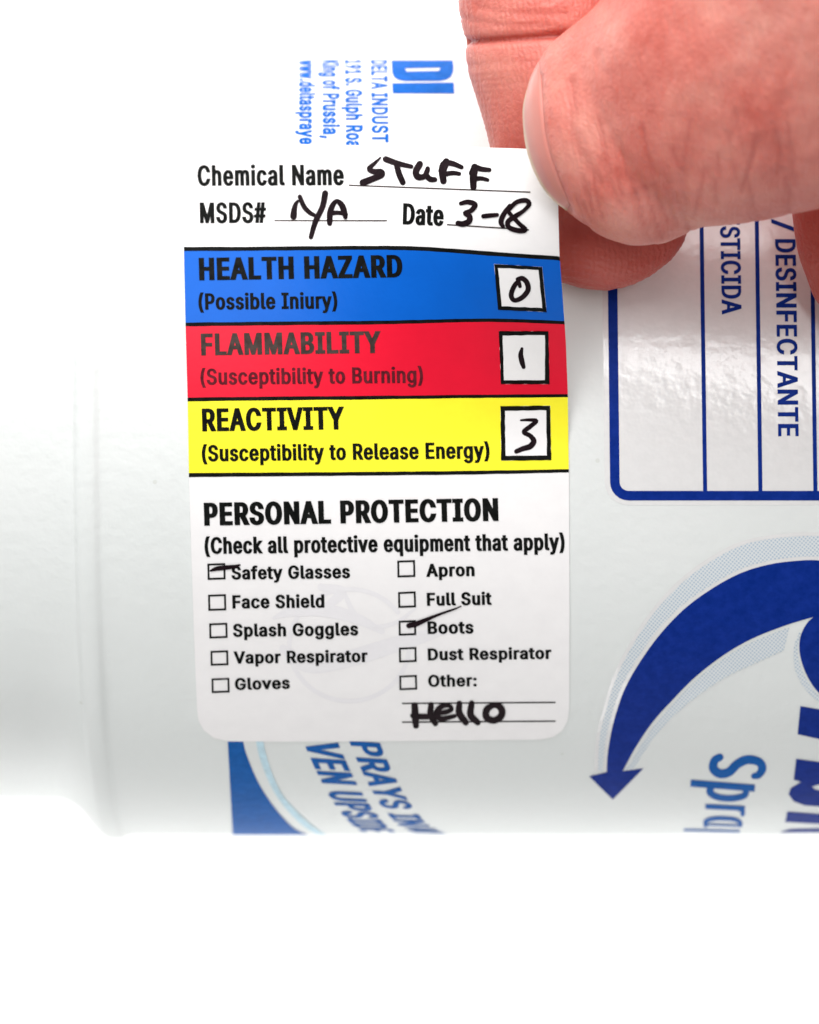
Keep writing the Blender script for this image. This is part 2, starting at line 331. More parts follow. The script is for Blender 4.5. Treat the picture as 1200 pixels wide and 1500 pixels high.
# ------------------------------------------------------------------ helpers
def link_mesh(name, verts, faces, m, parent=None, smooth=True):
    me = bpy.data.meshes.new(name)
    me.from_pydata([tuple(v) for v in verts], [], [tuple(f) for f in faces])
    if m is not None:
        me.materials.append(m)
    if smooth:
        me.polygons.foreach_set('use_smooth', [True] * len(me.polygons))
    me.update()
    o = bpy.data.objects.new(name, me)
    col.objects.link(o)
    if parent is not None:
        o.parent = parent
    return o

def tag(o, label=None, cat=None, group=None, kind=None):
    if label: o['label'] = label
    if cat: o['category'] = cat
    if group: o['group'] = group
    if kind: o['kind'] = kind
    return o

def sstep(a, b, x):
    t = min(1.0, max(0.0, (x - a) / (b - a)))
    return t * t * (3 - 2 * t)

def catmull(pts, n=8):
    """smooth curve through points (any tuple length)"""
    P = [np.array(p, float) for p in pts]
    if len(P) < 3:
        return [P[0] + (P[-1] - P[0]) * i / n for i in range(n + 1)]
    Q = [2 * P[0] - P[1]] + P + [2 * P[-1] - P[-2]]
    out = []
    for i in range(1, len(Q) - 2):
        a, b, c, d = Q[i - 1:i + 3]
        for k in range(n):
            t = k / n
            out.append(0.5 * (2 * b + (c - a) * t + (2 * a - 5 * b + 4 * c - d) * t * t + (3 * b - a - 3 * c + d) * t ** 3))
    out.append(P[-1])
    return out

def densify(c, step):
    out = []
    n = len(c)
    for i in range(n):
        a, b = c[i], c[(i + 1) % n]
        L = math.hypot(b[0] - a[0], b[1] - a[1])
        k = max(1, int(math.ceil(L / step)))
        for j in range(k):
            out.append((a[0] + (b[0] - a[0]) * j / k, a[1] + (b[1] - a[1]) * j / k))
    return out

def winding(px, py, contours):
    w_ = np.zeros(len(px), int)
    for c in contours:
        c = np.asarray(c, float)
        d = np.roll(c, -1, axis=0)
        y0, y1, x0, x1 = c[:, 1][:, None], d[:, 1][:, None], c[:, 0][:, None], d[:, 0][:, None]
        cr = (x1 - x0) * (py[None] - y0) - (px[None] - x0) * (y1 - y0)
        w_ += ((y0 <= py) & (y1 > py) & (cr > 0)).sum(0) - ((y0 > py) & (y1 <= py) & (cr < 0)).sum(0)
    return w_

def fill(contours, grid=None):
    """triangulated union (non-zero winding) of closed 2D outlines"""
    vs, es = [], []
    for c in contours:
        k = len(vs)
        n = len(c)
        vs += [Vector((float(p[0]), float(p[1]))) for p in c]
        es += [(k + i, k + (i + 1) % n) for i in range(n)]
    if grid:
        A = np.array([tuple(v) for v in vs])
        for i, gx in enumerate(np.arange(A[:, 0].min() + grid * .37, A[:, 0].max(), grid)):
            for gy in np.arange(A[:, 1].min() + grid * (.33 + .25 * (i % 2)), A[:, 1].max(), grid):
                vs.append(Vector((float(gx), float(gy))))
    r = delaunay_2d_cdt(vs, es, [], 0, 1e-4)
    V = np.array([tuple(v) for v in r[0]])
    F = np.array([f for f in r[2] if len(f) == 3], int)
    if len(F) == 0:
        return V, F
    cx = V[F].mean(1)
    A, B, C_ = V[F[:, 0]], V[F[:, 1]], V[F[:, 2]]
    ar = (B[:, 0] - A[:, 0]) * (C_[:, 1] - A[:, 1]) - (C_[:, 0] - A[:, 0]) * (B[:, 1] - A[:, 1])
    keep = (winding(cx[:, 0], cx[:, 1], contours) != 0) & (np.abs(ar) > 0.02)
    F = F[keep]
    used = np.unique(F)
    mp = -np.ones(len(V), int)
    mp[used] = np.arange(len(used))
    return V[used], mp[F]

class Ink:
    """collects flat outlines and lays them on a surface as one mesh"""
    def __init__(s, grid=None):
        s.grid = grid
        s.V, s.F, s.n = [], [], 0
    def add(s, contours, grid=None):
        V, F = fill(contours, grid or s.grid)
        s.V.append(V); s.F.append(F + s.n); s.n += len(V)
        return s
    def build(s, name, m, surf, off, parent):
        V = np.concatenate(s.V); F = np.concatenate(s.F)
        P = [surf(x, y, off) for x, y in V]
        # outlines are in y-down photo space: make faces look at the camera
        out = []
        for f in F:
            a, b, c = V[f[0]], V[f[1]], V[f[2]]
            ar = (b[0] - a[0]) * (c[1] - a[1]) - (b[1] - a[1]) * (c[0] - a[0])
            out.append((f[0], f[2], f[1]) if ar > 0 else tuple(f))
        return link_mesh(name, P, out, m, parent)

def offset_outline(c, d, fy=0.5):
    """grow a filled glyph outline by d (inside lies to the right of travel)"""
    n = len(c)
    out = []
    for i in range(n):
        p, q, r = c[i - 1], c[i], c[(i + 1) % n]
        a = np.array([q[0] - p[0], q[1] - p[1]], float); b = np.array([r[0] - q[0], r[1] - q[1]], float)
        a /= (np.linalg.norm(a) + 1e-9); b /= (np.linalg.norm(b) + 1e-9)
        na = np.array([-a[1], a[0]]); nb = np.array([-b[1], b[0]])
        m_ = na + nb
        L = np.linalg.norm(m_)
        if L < 1e-6:
            out.append((q[0] + na[0] * d, q[1] + na[1] * d * fy)); continue
        m_ /= L
        k = d / max(0.45, float(m_ @ na))
        out.append((q[0] + m_[0] * k, q[1] + m_[1] * k * fy))
    return out

CAP = 509.0
def text_outlines(s, x0, y0, x1, y1, cap, bold=0.0, shear=0.0, space=1.0, jit=0.0):
    """glyph outlines of one line between two baseline end points (photo space, y down)"""
    adv, L = 0.0, []
    for ch in s:
        a, cons = G[ch]
        L.append((adv, cons))
        adv += a * space
    ln = math.hypot(x1 - x0, y1 - y0)
    ex = 1.5 * bold / (ln / adv)          # heavier letters need wider spacing
    L = [(o + i * ex, cons) for i, (o, cons) in enumerate(L)]
    xs = [p[0] + o for o, cons in L for c in cons for p in c]
    lo, hi = min(xs), max(xs)
    kx = (ln - 2 * bold) / (hi - lo)
    ky = (cap - bold) / CAP
    ux, uy = (x1 - x0) / ln, (y1 - y0) / ln
    res = []
    for o, cons in L:
        if not cons:
            continue
        g = []
        for c in cons:
            q = [((p[0] + o - lo) * kx + bold, p[1] * ky + bold * .5) for p in c]
            if bold:
                q = offset_outline(q, bold)
            g.append([(x0 + ux * (a + shear * b) + uy * b, y0 + uy * (a + shear * b) - ux * b) for a, b in q])
        res.append(g)
    return res

def stroke(pts, r=None, n=6, smooth=True):
    """outline of a pen stroke: points (x,y[,radius])"""
    P = [tuple(p) + ((r,) if len(p) == 2 else ()) for p in pts]
    C = catmull(P, n) if smooth else [np.array(p, float) for p in P]
    C = [C[0]] + [b for a, b in zip(C, C[1:]) if np.hypot(*(b - a)[:2]) > 1e-3]
    L, Rr = [], []
    for i, c in enumerate(C):
        a = C[max(0, i - 1)]; b = C[min(len(C) - 1, i + 1)]
        t = (b - a)[:2]; t = t / (np.linalg.norm(t) + 1e-9)
        nrm = np.array([-t[1], t[0]])
        L.append(tuple(c[:2] + nrm * c[2])); Rr.append(tuple(c[:2] - nrm * c[2]))
    def cap(c, d, rr):
        a0 = math.atan2(d[1], d[0])
        return [(c[0] + rr * math.cos(a0 + k), c[1] + rr * math.sin(a0 + k)) for k in (1.05, .52, 0, -.52, -1.05)]
    d1 = (C[-1] - C[-2])[:2]; d0 = (C[0] - C[1])[:2]
    return L + cap(C[-1], d1, C[-1][2]) + Rr[::-1] + cap(C[0], d0, C[0][2])

def strokes_parts(st):
    # each piece of a stroke as short overlapping convex hulls -> robust union
    return st

def rect_line(x0, y0, x1, y1, wdt, step=12):
    L = math.hypot(x1 - x0, y1 - y0)
    nx, ny = -(y1 - y0) / L * wdt / 2, (x1 - x0) / L * wdt / 2
    return densify([(x0 + nx, y0 + ny), (x1 + nx, y1 + ny), (x1 - nx, y1 - ny), (x0 - nx, y0 - ny)], step)

# ------------------------------------------------------------------ surfaces
def cyl_hit(py):
    """bottle point (y,z) seen at photo row py"""
    q = 750.0 - py
    # (t q - yc)^2 + (D - tD + R)^2 = R^2
    a = q * q + D * D
    b = -2 * (q * YC + D * (D + R))
    c = YC * YC + (D + R) ** 2 - R * R
    disc = max(0.0, b * b - 4 * a * c)
    t = (-b - math.sqrt(disc)) / (2 * a)
    return t * q, D - t * D, t

def cyl_theta(py):
    y, z, t = cyl_hit(py)
    return math.atan2(y - YC, z + R)

PY_END = 750 - D * math.tan(math.atan2(YC, D + R) - math.asin(R / math.hypot(YC, D + R))) - 0.6

def on_bottle(px, py, off):
    y, z, t = cyl_hit(min(py, PY_END))
    th = math.atan2(y - YC, z + R)
    if py > PY_END:                     # prints run on round the underside
        th -= (py - PY_END) * 0.02
        y = YC + R * math.sin(th); z = -R + R * math.cos(th)
        t = (D - z) / D
    return ((px - 600) * t * S, (y + off * math.sin(th)) * S, (z + off * math.cos(th)) * S)

def th_to_py(th):
    y = YC + R * math.sin(th); z = -R + R * math.cos(th)
    return 750 - y * D / (D - z)

_LX = [(215, 268), (365, 269.5), (480, 272), (585, 275), (700, 277), (800, 280), (950, 285), (1045, 289), (1090, 291)]
_RX = [(215, 815), (310, 818), (370, 819.5), (430, 824), (500, 829), (580, 832), (700, 833.5), (900, 834.5), (1040, 834), (1090, 833)]
def interp(tab, v):
    for (a, x), (b, y) in zip(tab, tab[1:]):
        if v <= b:
            return x + (y - x) * (v - a) / (b - a)
    return tab[-1][1]

def lift(px, py):
    u = sstep(300, 850, px)
    v = sstep(660, 190, py)
    wav = 3.0 * math.sin(px * 0.013 + py * 0.006) * sstep(600, 350, py)
    return 2.2 + 320 * (u ** 1.25) * v + wav * u

def on_label(px, py, off):
    y, z, t = cyl_hit(py)
    z2 = z + lift(px, py) + off
    t2 = (D - z2) / D
    return ((px - 600) * t2 * S, (750 - py) * t2 * S, z2 * S)

# ------------------------------------------------------------------ table
def plane():
    h = FZ * S
    e = 1.2
    o = link_mesh('tabletop', [(-e, -e, h), (e, -e, h), (e, e, h), (-e, e, h)], [(0, 1, 2, 3)], None)
    m, t, b = mat('white_table', (0.93, 0.93, 0.93, 1), 0.6, 0.2)
    bump(t, b, noise(t, coords(t), 300, 3), 0.05, 0.0003)
    o.data.materials.append(m)
    tag(o, kind='structure')
plane()

# ------------------------------------------------------------------ bottle
bottle = bpy.data.objects.new('spray_bottle', None)
bottle.location = (0, YC * S, FZ * S)
col.objects.link(bottle)
tag(bottle, 'milky white plastic spray bottle lying on its side, printed in blue', 'bottle')

def bpart(o, parent=None):
    """parent to the bottle root keeping world placement"""
    o.parent = parent or bottle
    if parent is None:
        o.location = (0, -YC * S, -FZ * S)
    return o

def lathe(name, prof, seg=480, cap0=True, shear=0.0, m=None):
    vs, fs = [], []
    for (x, r) in prof:
        for k in range(seg):
            a = 2 * math.pi * k / seg
            rr = r
            if -975 < x < -440 and r < R:
                # the finger recess round the base is deep at the sides, shallow on the face
                aa = abs((a + math.pi) % (2 * math.pi) - math.pi)
                rr = R - (R - r) * (0.06 + 0.94 * sstep(0.45, 1.35, aa))
            yy = rr * math.sin(a)
            vs.append(((x + shear * yy) * S, (YC + yy) * S, (-R + rr * math.cos(a)) * S))
    for i in range(len(prof) - 1):
        for k in range(seg):
            k2 = (k + 1) % seg
            fs.append((i * seg + k, i * seg + k2, (i + 1) * seg + k2, (i + 1) * seg + k))
    return link_mesh(name, vs, fs, m)

prof = [(-980, 2), (-980, R - 150), (-970, R - 95), (-940, R - 66), (-900, R - 59), (-700, R - 59), (-600, R - 59)]
prof += [tuple(p) for p in catmull([(-600, R - 59), (-560, R - 57), (-536, R - 46), (-516, R - 28), (-500, R - 8), (-488, R + 4), (-476, R + 7), (-464, R + 6), (-454, R + 1.5), (-444, R)], 5)[1:]]
prof += [(x, R) for x in range(-420, 1301, 80)]
prof += [tuple(p) for p in catmull([(1300, R), (1420, R - 8), (1560, R - 60), (1700, R - 190), (1800, R - 340), (1850, R - 405), (1900, R - 420)], 6)[1:]]
prof += [(2100, R - 420), (2104, R - 440), (2104, 2)]
body = bpart(lathe('bottle_body', prof, m=M['bottle']))

# ---- prints on the bottle
def bprint(name, ink, m, off=0.5, parent=None):
    o = ink.build(name, m, on_bottle, off, None)
    return bpart(o, parent)

def group_empty(name):
    pass

def bottle_text(s, x0, py0, x1, py1, cap, bold=0.0, shear=0.0, fit=None, fy=0.5):
    """text running down the bottle: baseline from (x0,py0) to (x1,py1), letters' tops to the right"""
    t0, t1 = cyl_theta(py0), cyl_theta(py1)
    L = (t0 - t1) * R
    f = s if fit is None else fit
    # layout in unrolled space: x = arc length, y = photo x
    def full(s_):
        adv = 0; xs = []
        for ch in s_:
            a, cons = G[ch]
            xs += [p[0] + adv for c in cons for p in c]
            adv += a + ex
        return min(xs), max(xs)
    ex = 0.0
    lo, hi = full(f)
    ex = 1.5 * bold * (hi - lo) / L
    lo, hi = full(f)
    kx = L / (hi - lo)
    ky = (cap - 2 * fy * bold) / CAP
    adv = 0; res = []
    for ch in s:
        a, cons = G[ch]
        g = []
        for c in cons:
            q = [((p[0] + adv - lo) * kx, p[1] * ky + bold * fy) for p in c]
            if bold: q = offset_outline(q, bold, fy)
            g.append([(u + shear * v, v) for u, v in q])
        if g: res.append(g)
        adv += a + ex
    out = []
    for g in res:
        gg = []
        for c in g:
            cc = []
            for u, v in c:
                th = t0 - u / R
                xb = x0 + (x1 - x0) * (u / L)
                cc.append((xb + v, th))
            gg.append(cc)
        out.append(gg)
    return out   # (photo x, theta)

def on_bottle_th(px, th, off):
    y = YC + R * math.sin(th); z = -R + R * math.cos(th)
    t = (D - z) / D
    return ((px - 600) * t * S, (y + off * math.sin(th)) * S, (z + off * math.cos(th)) * S)

class ThInk(Ink):
    """outlines in (photo x, theta*R) space"""
    def addt(s, contours):
        return s.add([[(x, -th * R) for x, th in c] for c in contours])
    def build_b(s, name, m, off=0.5, parent=None):
        o = s.build(name, m, lambda x, y, f: on_bottle_th(x, -y / R, f), off, None)
        return bpart(o, parent)

# writing panel (right)
def rounded(x0, y0, x1, y1, r, n=6, step=14):
    pts = []
    for cx, cy, a0 in ((x1 - r, y0 + r, -90), (x1 - r, y1 - r, 0), (x0 + r, y1 - r, 90), (x0 + r, y0 + r, 180)):
        for k in range(n + 1):
            a = math.radians(a0 + 90 * k / n)
            pts.append((cx + r * math.cos(a), cy + r * math.sin(a)))
    return densify(pts, step)
def slant(c, k, yref=733):
    return [(x + k * (y - yref), y) for x, y in c]
PX1 = 1640
panel = bprint('printed_panel', Ink().add([slant(rounded(886, 128, PX1 + 8, 740, 34), 0.011)], 24), M['white_ink'], 0.35)
outer = slant(rounded(894, 136, PX1, 733, 27), 0.011)
inner = slant(rounded(908, 150, PX1 - 14, 719, 13), 0.011)[::-1]
fr = Ink().add([outer, inner])
bprint('panel_frame', fr, M['navy'], 0.75, panel)
pl_ = Ink()
for x in (1033, 1114, 1194.5, 1275, 1355, 1436, 1516):
    pl_.add([rect_line(x - 0.0135 * 569, 151, x, 719.2, 6)])
bprint('panel_rule', pl_, M['navy'], 0.75, panel)
tx = ThInk(10)
for g in bottle_text('TICIDA', 1055.5, 350.5, 1057.5, 459, 29, 1.5): tx.addt(g)
for g in bottle_text('PES', 1054, 298, 1055.2, 347.5, 29, 1.5): tx.addt(g)
for g in bottle_text('DESINFECTANTE', 1135.5, 352, 1140, 637.5, 30, 1.6): tx.addt(g)
for g in bottle_text('/', 1134, 322, 1134.3, 339, 30, 1.0): tx.addt(g)
tx.build_b('panel_lettering', M['navy'], 0.75, panel)

# arrow logo
def z3(pts): return [(800 + x / 3, 760 + y / 3) for x, y in pts]
def poly(pts, n=5): return [tuple(p) for p in catmull(pts, n)]
outc = poly(z3([(266, 1112), (270, 1040), (280, 970), (300, 880), (340, 760), (400, 648), (490, 520), (600, 402), (720, 312), (850, 240), (980, 200), (1100, 184), (1200, 182), (1330, 200), (1480, 255), (1600, 330)]))
inc = poly(z3([(1175, 430), (1050, 468), (900, 528), (780, 598), (660, 690), (560, 790), (470, 890), (400, 992), (362, 1060), (337, 1108)]))
blob = poly(z3([(1760, 900), (1560, 960), (1400, 910), (1270, 830), (1200, 765), (1160, 712), (1127, 640), (1113, 570), (1120, 510), (1145, 460), (1175, 430)]))
head_ = z3([(428, 1095), (293, 1232), (190, 1130)])
arrow = densify(outc + z3([(1740, 520), (1790, 700)]) + blob[:-1] + inc + head_, 14)
hal = Ink(14)
hout = poly(z3([(228, 1105), (236, 960), (262, 850), (308, 700), (378, 560), (470, 420), (580, 298), (700, 202), (850, 120), (1000, 86), (1200, 76), (1400, 110), (1600, 200)]))
hin = poly(z3([(1600, 310), (1480, 235), (1330, 182), (1200, 166), (1100, 168), (980, 184), (850, 222), (720, 294), (590, 386), (476, 506), (384, 640), (324, 754), (284, 876), (262, 970), (254, 1040), (250, 1108)]))
hal.add([densify(hout + hin, 16)])
hi2 = poly(z3([(1070, 474), (900, 544), (780, 614), (668, 702), (570, 800), (482, 900), (412, 1002), (374, 1068), (350, 1102)]))
hi3 = poly(z3([(385, 1100), (440, 1010), (500, 930), (590, 840), (690, 760), (800, 690), (940, 625), (1045, 578)]))
hal.add([densify(hi2 + hi3, 16)])
hal.add([densify(poly(z3([(1112, 500), (1090, 560), (1090, 640), (1110, 700), (1150, 760), (1230, 830)])) + poly(z3([(1250, 815), (1190, 770), (1150, 715), (1117, 645), (1104, 570), (1122, 500)])), 16)])
halo = Ink().add([densify(poly(z3([(212, 1108), (220, 960), (248, 845), (294, 692), (364, 552), (456, 410), (566, 286), (690, 188), (842, 105), (1000, 70), (1200, 60), (1400, 94), (1600, 184)])) + poly(z3([(1600, 330), (1480, 255), (1330, 200), (1200, 183), (1100, 185), (980, 201), (850, 241), (720, 313), (600, 403), (490, 521), (400, 649), (340, 761), (300, 881), (280, 971), (267, 1108)])), 16)], 20)
emblem = bprint('arrow_emblem', Ink().add([arrow], 18), M['navy'], 0.8)
bprint('halo', halo, M['white_ink'], 0.3, emblem)
bprint('halftone_shadow', hal, halftone_mat() if False else M['halftone'], 0.55, emblem)
# cropped big letters at the right edge and "Spray"
def z4(pts): return [(840 + x / 3.3333, 1080 + y / 3.3333) for x, y in pts]
lt = Ink(9)
lt.add([densify(z3([(1118, 822), (1200, 836), (1500, 880), (1500, 1020), (1200, 966), (1105, 945)]), 14)])
c_ = [(1088, 104), (1200, 119), (1500, 150), (1500, 342), (1200, 336), (1130, 331), (1076, 311), (1051, 276), (1062, 246), (1114, 216), (1076, 205)]
hole = [(1164, 240), (1182, 254), (1200, 259), (1330, 262), (1330, 226), (1200, 228)]
lt.add([densify(z4(c_), 10), densify(z4(hole), 10)[::1]] if False else [densify(z4(c_), 10), densify(z4(hole)[::1], 10)])
lt.add([densify(z4([(1045, 361), (1200, 373), (1500, 392), (1500, 432), (1200, 421), (1034, 412)]), 10)])
lt.add([densify(z4([(1018, 458), (1060, 446), (1200, 443), (1500, 446), (1500, 463), (1010, 463)]), 10)])
bprint('large_lettering', lt, M['navy'], 0.8)
sp = Ink(9)
def zst(pts, k): return [(840 + p[0] / 3.3333, 1080 + p[1] / 3.3333, 1.2 * p[2] / 3.3333) for p in pts]
sp.add([stroke(zst([(715, 96, 15), (690, 112, 16), (684, 150, 18), (715, 176, 18), (760, 168, 18), (800, 130, 18), (850, 108, 18), (905, 118, 17), (922, 150, 17), (905, 182, 14), (882, 188, 12)], 1))])
sp.add([rect_line(*(z4([(572, 222)])[0] + z4([(886, 247)])[0]), 10.0)])
sp.add([stroke(zst([(672, 240, 14), (668, 268, 14), (705, 290, 13), (770, 297, 13), (830, 285, 13), (843, 262, 13), (835, 245, 12)], 1))])
sp.add([rect_line(*(z4([(645, 336)])[0] + z4([(838, 346)])[0]), 7.2)])
sp.add([stroke(zst([(800, 346, 8), (826, 356, 9), (826, 374, 9)], 1))])
sp.add([stroke(zst([(646, 428, 9), (650, 406, 9), (700, 394, 9), (780, 398, 9), (812, 412, 9), (815, 428, 8)], 1))])
sp.add([rect_line(*(z4([(640, 424)])[0] + z4([(825, 430)])[0]), 3.2)])
sp.add([rect_line(*(z4([(540, 450)])[0] + z4([(812, 457)])[0]), 3.4)])
bprint('spray_lettering', sp, M['blue'], 0.8)

# lower left: wedge and slogan
def z5(pts): return [(320 + x / 3.53, 1060 + y / 3.53) for x, y in pts]
wd = Ink().add([densify([(332.5, 1060)] + poly(z5([(110, 0), (130, 100), (150, 170), (200, 290), (260, 390), (330, 480), (400, 545), (475, 577)])) + z5([(75, 577)]), 3)], 4)
emb2 = bprint('swoosh', wd, M['blue'], 0.9)
bprint('pale_swoosh', Ink(7).add([densify(poly(z5([(182, 0), (205, 140), (245, 260), (300, 370), (370, 460), (450, 535), (520, 574)])) + poly(z5([(560, 574), (480, 520), (410, 455), (335, 370), (280, 260), (240, 130), (222, 0)])), 3)]), M['pale'], 0.9, emb2)
sl = ThInk(9)
for g in bottle_text('VEN UPS', 445, 1086.5, 505, 1196, 50, 3.4, 0.12): sl.addt(g)
for g in bottle_text('IDE', 508, 1199, 530, 1217, 48, 3.0, 0.12): sl.addt(g)
for g in bottle_text('PRAYS IN', 512, 1086.5, 584, 1208, 44, 3.2, 0.12): sl.addt(g)
for g in bottle_text('ANY', 592, 1211, 610, 1220.5, 44, 1.6, 0.12): sl.addt(g)
sl.build_b('slogan_lettering', M['blue'], 0.9)

# upper left: address block
ad = ThInk(8)
for g in bottle_text('DELTA INDUST', 543, 88.7, 545, 208, 24.5, 1.4, fy=0.9): ad.addt(g)
for g in bottle_text('191 S. Gulph Road', 505, 88.7, 507, 215, 25, 1.5, fy=0.9, fit='191 S. Gulph Roa'): ad.addt(g)
for g in bottle_text('King of Prussia,', 472, 88.7, 473, 202, 25, 1.5, fy=0.9): ad.addt(g)
for g in bottle_text('www.deltasprayer', 438, 88.7, 438.5, 219, 24, 1.5, fy=0.9): ad.addt(g)
ad.build_b('address_lettering', M['sky'], 0.5)
def z6(pts): return [(420 + x / 4.286, 70 + y / 4.286) for x, y in pts]
di = Ink(6)
di.add([densify(z6([(658, 80), (1044, 80), (1048, 120), (1046, 155), (1032, 184), (1004, 202), (965, 210), (740, 211), (700, 203), (674, 186), (662, 155)]), 6), densify(z6([(745, 131), (752, 149), (955, 146), (966, 127)]), 6)])
di.add([densify(z6([(662, 223), (1050, 219), (1053, 289), (666, 288)]), 6)])
bprint('maker_initials', di, M['sky'], 0.5)

# ------------------------------------------------------------------ hazard label
root = bpy.data.objects.new('hazard_label', None)
col.objects.link(root)
root.location = (-40 * S, 80 * S, 0)
tag(root, 'white hazard sticker with blue, red and yellow bands, half peeled off the milky bottle', 'label')
def lpart(o, parent=None):
    if parent is None:
        o.parent = root
        o.location = (40 * S, -80 * S, 0)
    else:
        o.parent = parent
    return o
def lprint(name, ink, m, off, parent=None):
    return lpart(ink.build(name, m, on_label, off, None), parent)

edge = [(268, 300), (268, 246), (271, 230), (279, 218), (291, 212), (302, 211)]
edge = edge + [(430, 211.3), (560, 213.2), (690, 215.6), (760, 217.5), (795, 219), (808, 226), (815, 240), (817, 262), (818, 310)]
redge = [(interp(_RX, y), y) for y in range(320, 1040, 12)]
bot = [(834, 1040), (831.5, 1056), (824, 1070), (811, 1079.5), (792, 1083.5), (600, 1085.5), (400, 1086.5), (335, 1086), (313, 1081), (299, 1070), (291, 1056), (289, 1042)]
ledge = [(interp(_LX, y), y) for y in range(1030, 300, -12)]
contour = densify(edge + redge + bot + ledge, 12)
def paper_sheet():
    V, F = fill([contour], 13)
    n = len(V)
    vs = [on_label(x, y, 0) for x, y in V] + [on_label(x, y, -1.6) for x, y in V]
    fs = []
    for f in F:
        a_, b_, c_ = V[f[0]], V[f[1]], V[f[2]]
        ar = (b_[0] - a_[0]) * (c_[1] - a_[1]) - (b_[1] - a_[1]) * (c_[0] - a_[0])
        g = (f[0], f[2], f[1]) if ar > 0 else tuple(f)
        fs.append(g)
        fs.append(tuple(i + n for i in g[::-1]))
    k = len(vs)
    m_ = len(contour)
    vs += [on_label(x, y, 0) for x, y in contour] + [on_label(x, y, -1.6) for x, y in contour]
    for i in range(m_):
        j = (i + 1) % m_
        fs.append((k + i, k + j, k + m_ + j, k + m_ + i))
    return lpart(link_mesh('paper_sheet', vs, fs, M['paper']))
sheet = paper_sheet()

def band(name, top, btm, m):
    ys0 = [interp([(p[0], p[1]) for p in top], x) for x in (0,)]
    c = []
    for k in range(0, 47):
        x = 262 + (842 - 262) * k / 46
        c.append((x, interp(top, x)))
    yl, yr = interp(top, 270), interp(top, 830)
    L = max(interp(_LX, yl), 0)
    T = [(x, y) for x, y in c if interp(_LX, y) < x < interp(_RX, y)]
    T = [(interp(_LX, yl), yl)] + T + [(interp(_RX, yr), yr)]
    yl2, yr2 = interp(btm, 270), interp(btm, 832)
    B = [(262 + 580 * k / 46, interp(btm, 262 + 580 * k / 46)) for k in range(47)]
    B = [(x, y) for x, y in B if interp(_LX, y) < x < interp(_RX, y)]
    B = [(interp(_LX, yl2), yl2)] + B + [(interp(_RX, yr2), yr2)]
    rr = [(interp(_RX, yr + (yr2 - yr) * k / 8), yr + (yr2 - yr) * k / 8) for k in range(1, 8)]
    ll = [(interp(_LX, yl2 + (yl - yl2) * k / 8), yl2 + (yl - yl2) * k / 8) for k in range(1, 8)]
    return Ink().add([T + rr + B[::-1] + ll], 13)

wob = random.Random(4)
def curve(*pts):
    # a hand-cut looking rule edge: smooth through pts with tiny wobble
    C = catmull(pts, 10)
    return [(float(p[0]), float(p[1]) + wob.uniform(-.25, .25)) for p in C]
l1t = curve((255, 361.7), (400, 361), (520, 360), (600, 360.6), (660, 364), (740, 370.2), (820, 375.5), (850, 378))
l1b = curve((255, 368), (400, 367), (520, 366), (600, 366.8), (660, 370.2), (740, 376.2), (820, 381.6), (850, 384))
l2t = curve((255, 472.8), (400, 471), (560, 469.6), (680, 467), (740, 466.8), (830, 470.3), (850, 471))
l2b = curve((255, 478.3), (400, 476.6), (560, 475), (680, 472), (740, 472), (830, 475), (850, 476))
l3t = curve((255, 582.7), (400, 581), (560, 579.8), (700, 578.2), (835, 577.2), (850, 577))
l3b = curve((255, 588.4), (400, 586.6), (560, 585), (700, 583), (835, 582), (850, 582))
l4t = curve((255, 692.8), (400, 692.2), (560, 691), (700, 689.5), (835, 687), (850, 687))
l4b = curve((255, 699), (400, 697.6), (560, 696.4), (700, 694.8), (835, 692), (850, 692))
bb = lprint('blue_band', band('b', l1b, l2t, None), M['b_blue'], 0.4)
rb = lprint('red_band', band('r', l2b, l3t, None), M['b_red'], 0.4)
yb = lprint('yellow_band', band('y', l3b, l4t, None), M['b_yel'], 0.4)
for t_, b_ in ((l1t, l1b), (l2t, l2b), (l3t, l3b), (l4t, l4b)):
    lprint('divider_line', band('l', t_, b_, None), M['black'], 0.5)

def box(out, inn, parent, m):
    lprint('box_field', Ink().add([densify(out, 12)], 14), M['paper'], 0.8, parent)
    o = [(x + wob.uniform(-.4, .4), y + wob.uniform(-.4, .4)) for x, y in densify(out, 9)]
    i = [(x + wob.uniform(-.4, .4), y + wob.uniform(-.4, .4)) for x, y in densify(inn, 9)][::-1]
    lprint('box_frame', Ink().add([o, i]), m, 1.1, parent)
box([(723.8, 386.6), (794.4, 391), (801, 457.2), (730, 453.6)], [(729.7, 392.3), (789, 395.5), (794.6, 451.2), (735.2, 448.6)], bb, M['black'])
box([(731, 484.9), (803.5, 485.4), (805, 562.7), (734, 562.6)], [(736.2, 491.5), (798.6, 490.8), (798.6, 556.6), (738.2, 557.3)], rb, M['black'])
box([(733.2, 595), (806.2, 594.2), (807.6, 674), (734.4, 674.8)], [(739.8, 601.6), (800.4, 600.8), (801.3, 667), (740.5, 667.5)], yb, M['black'])

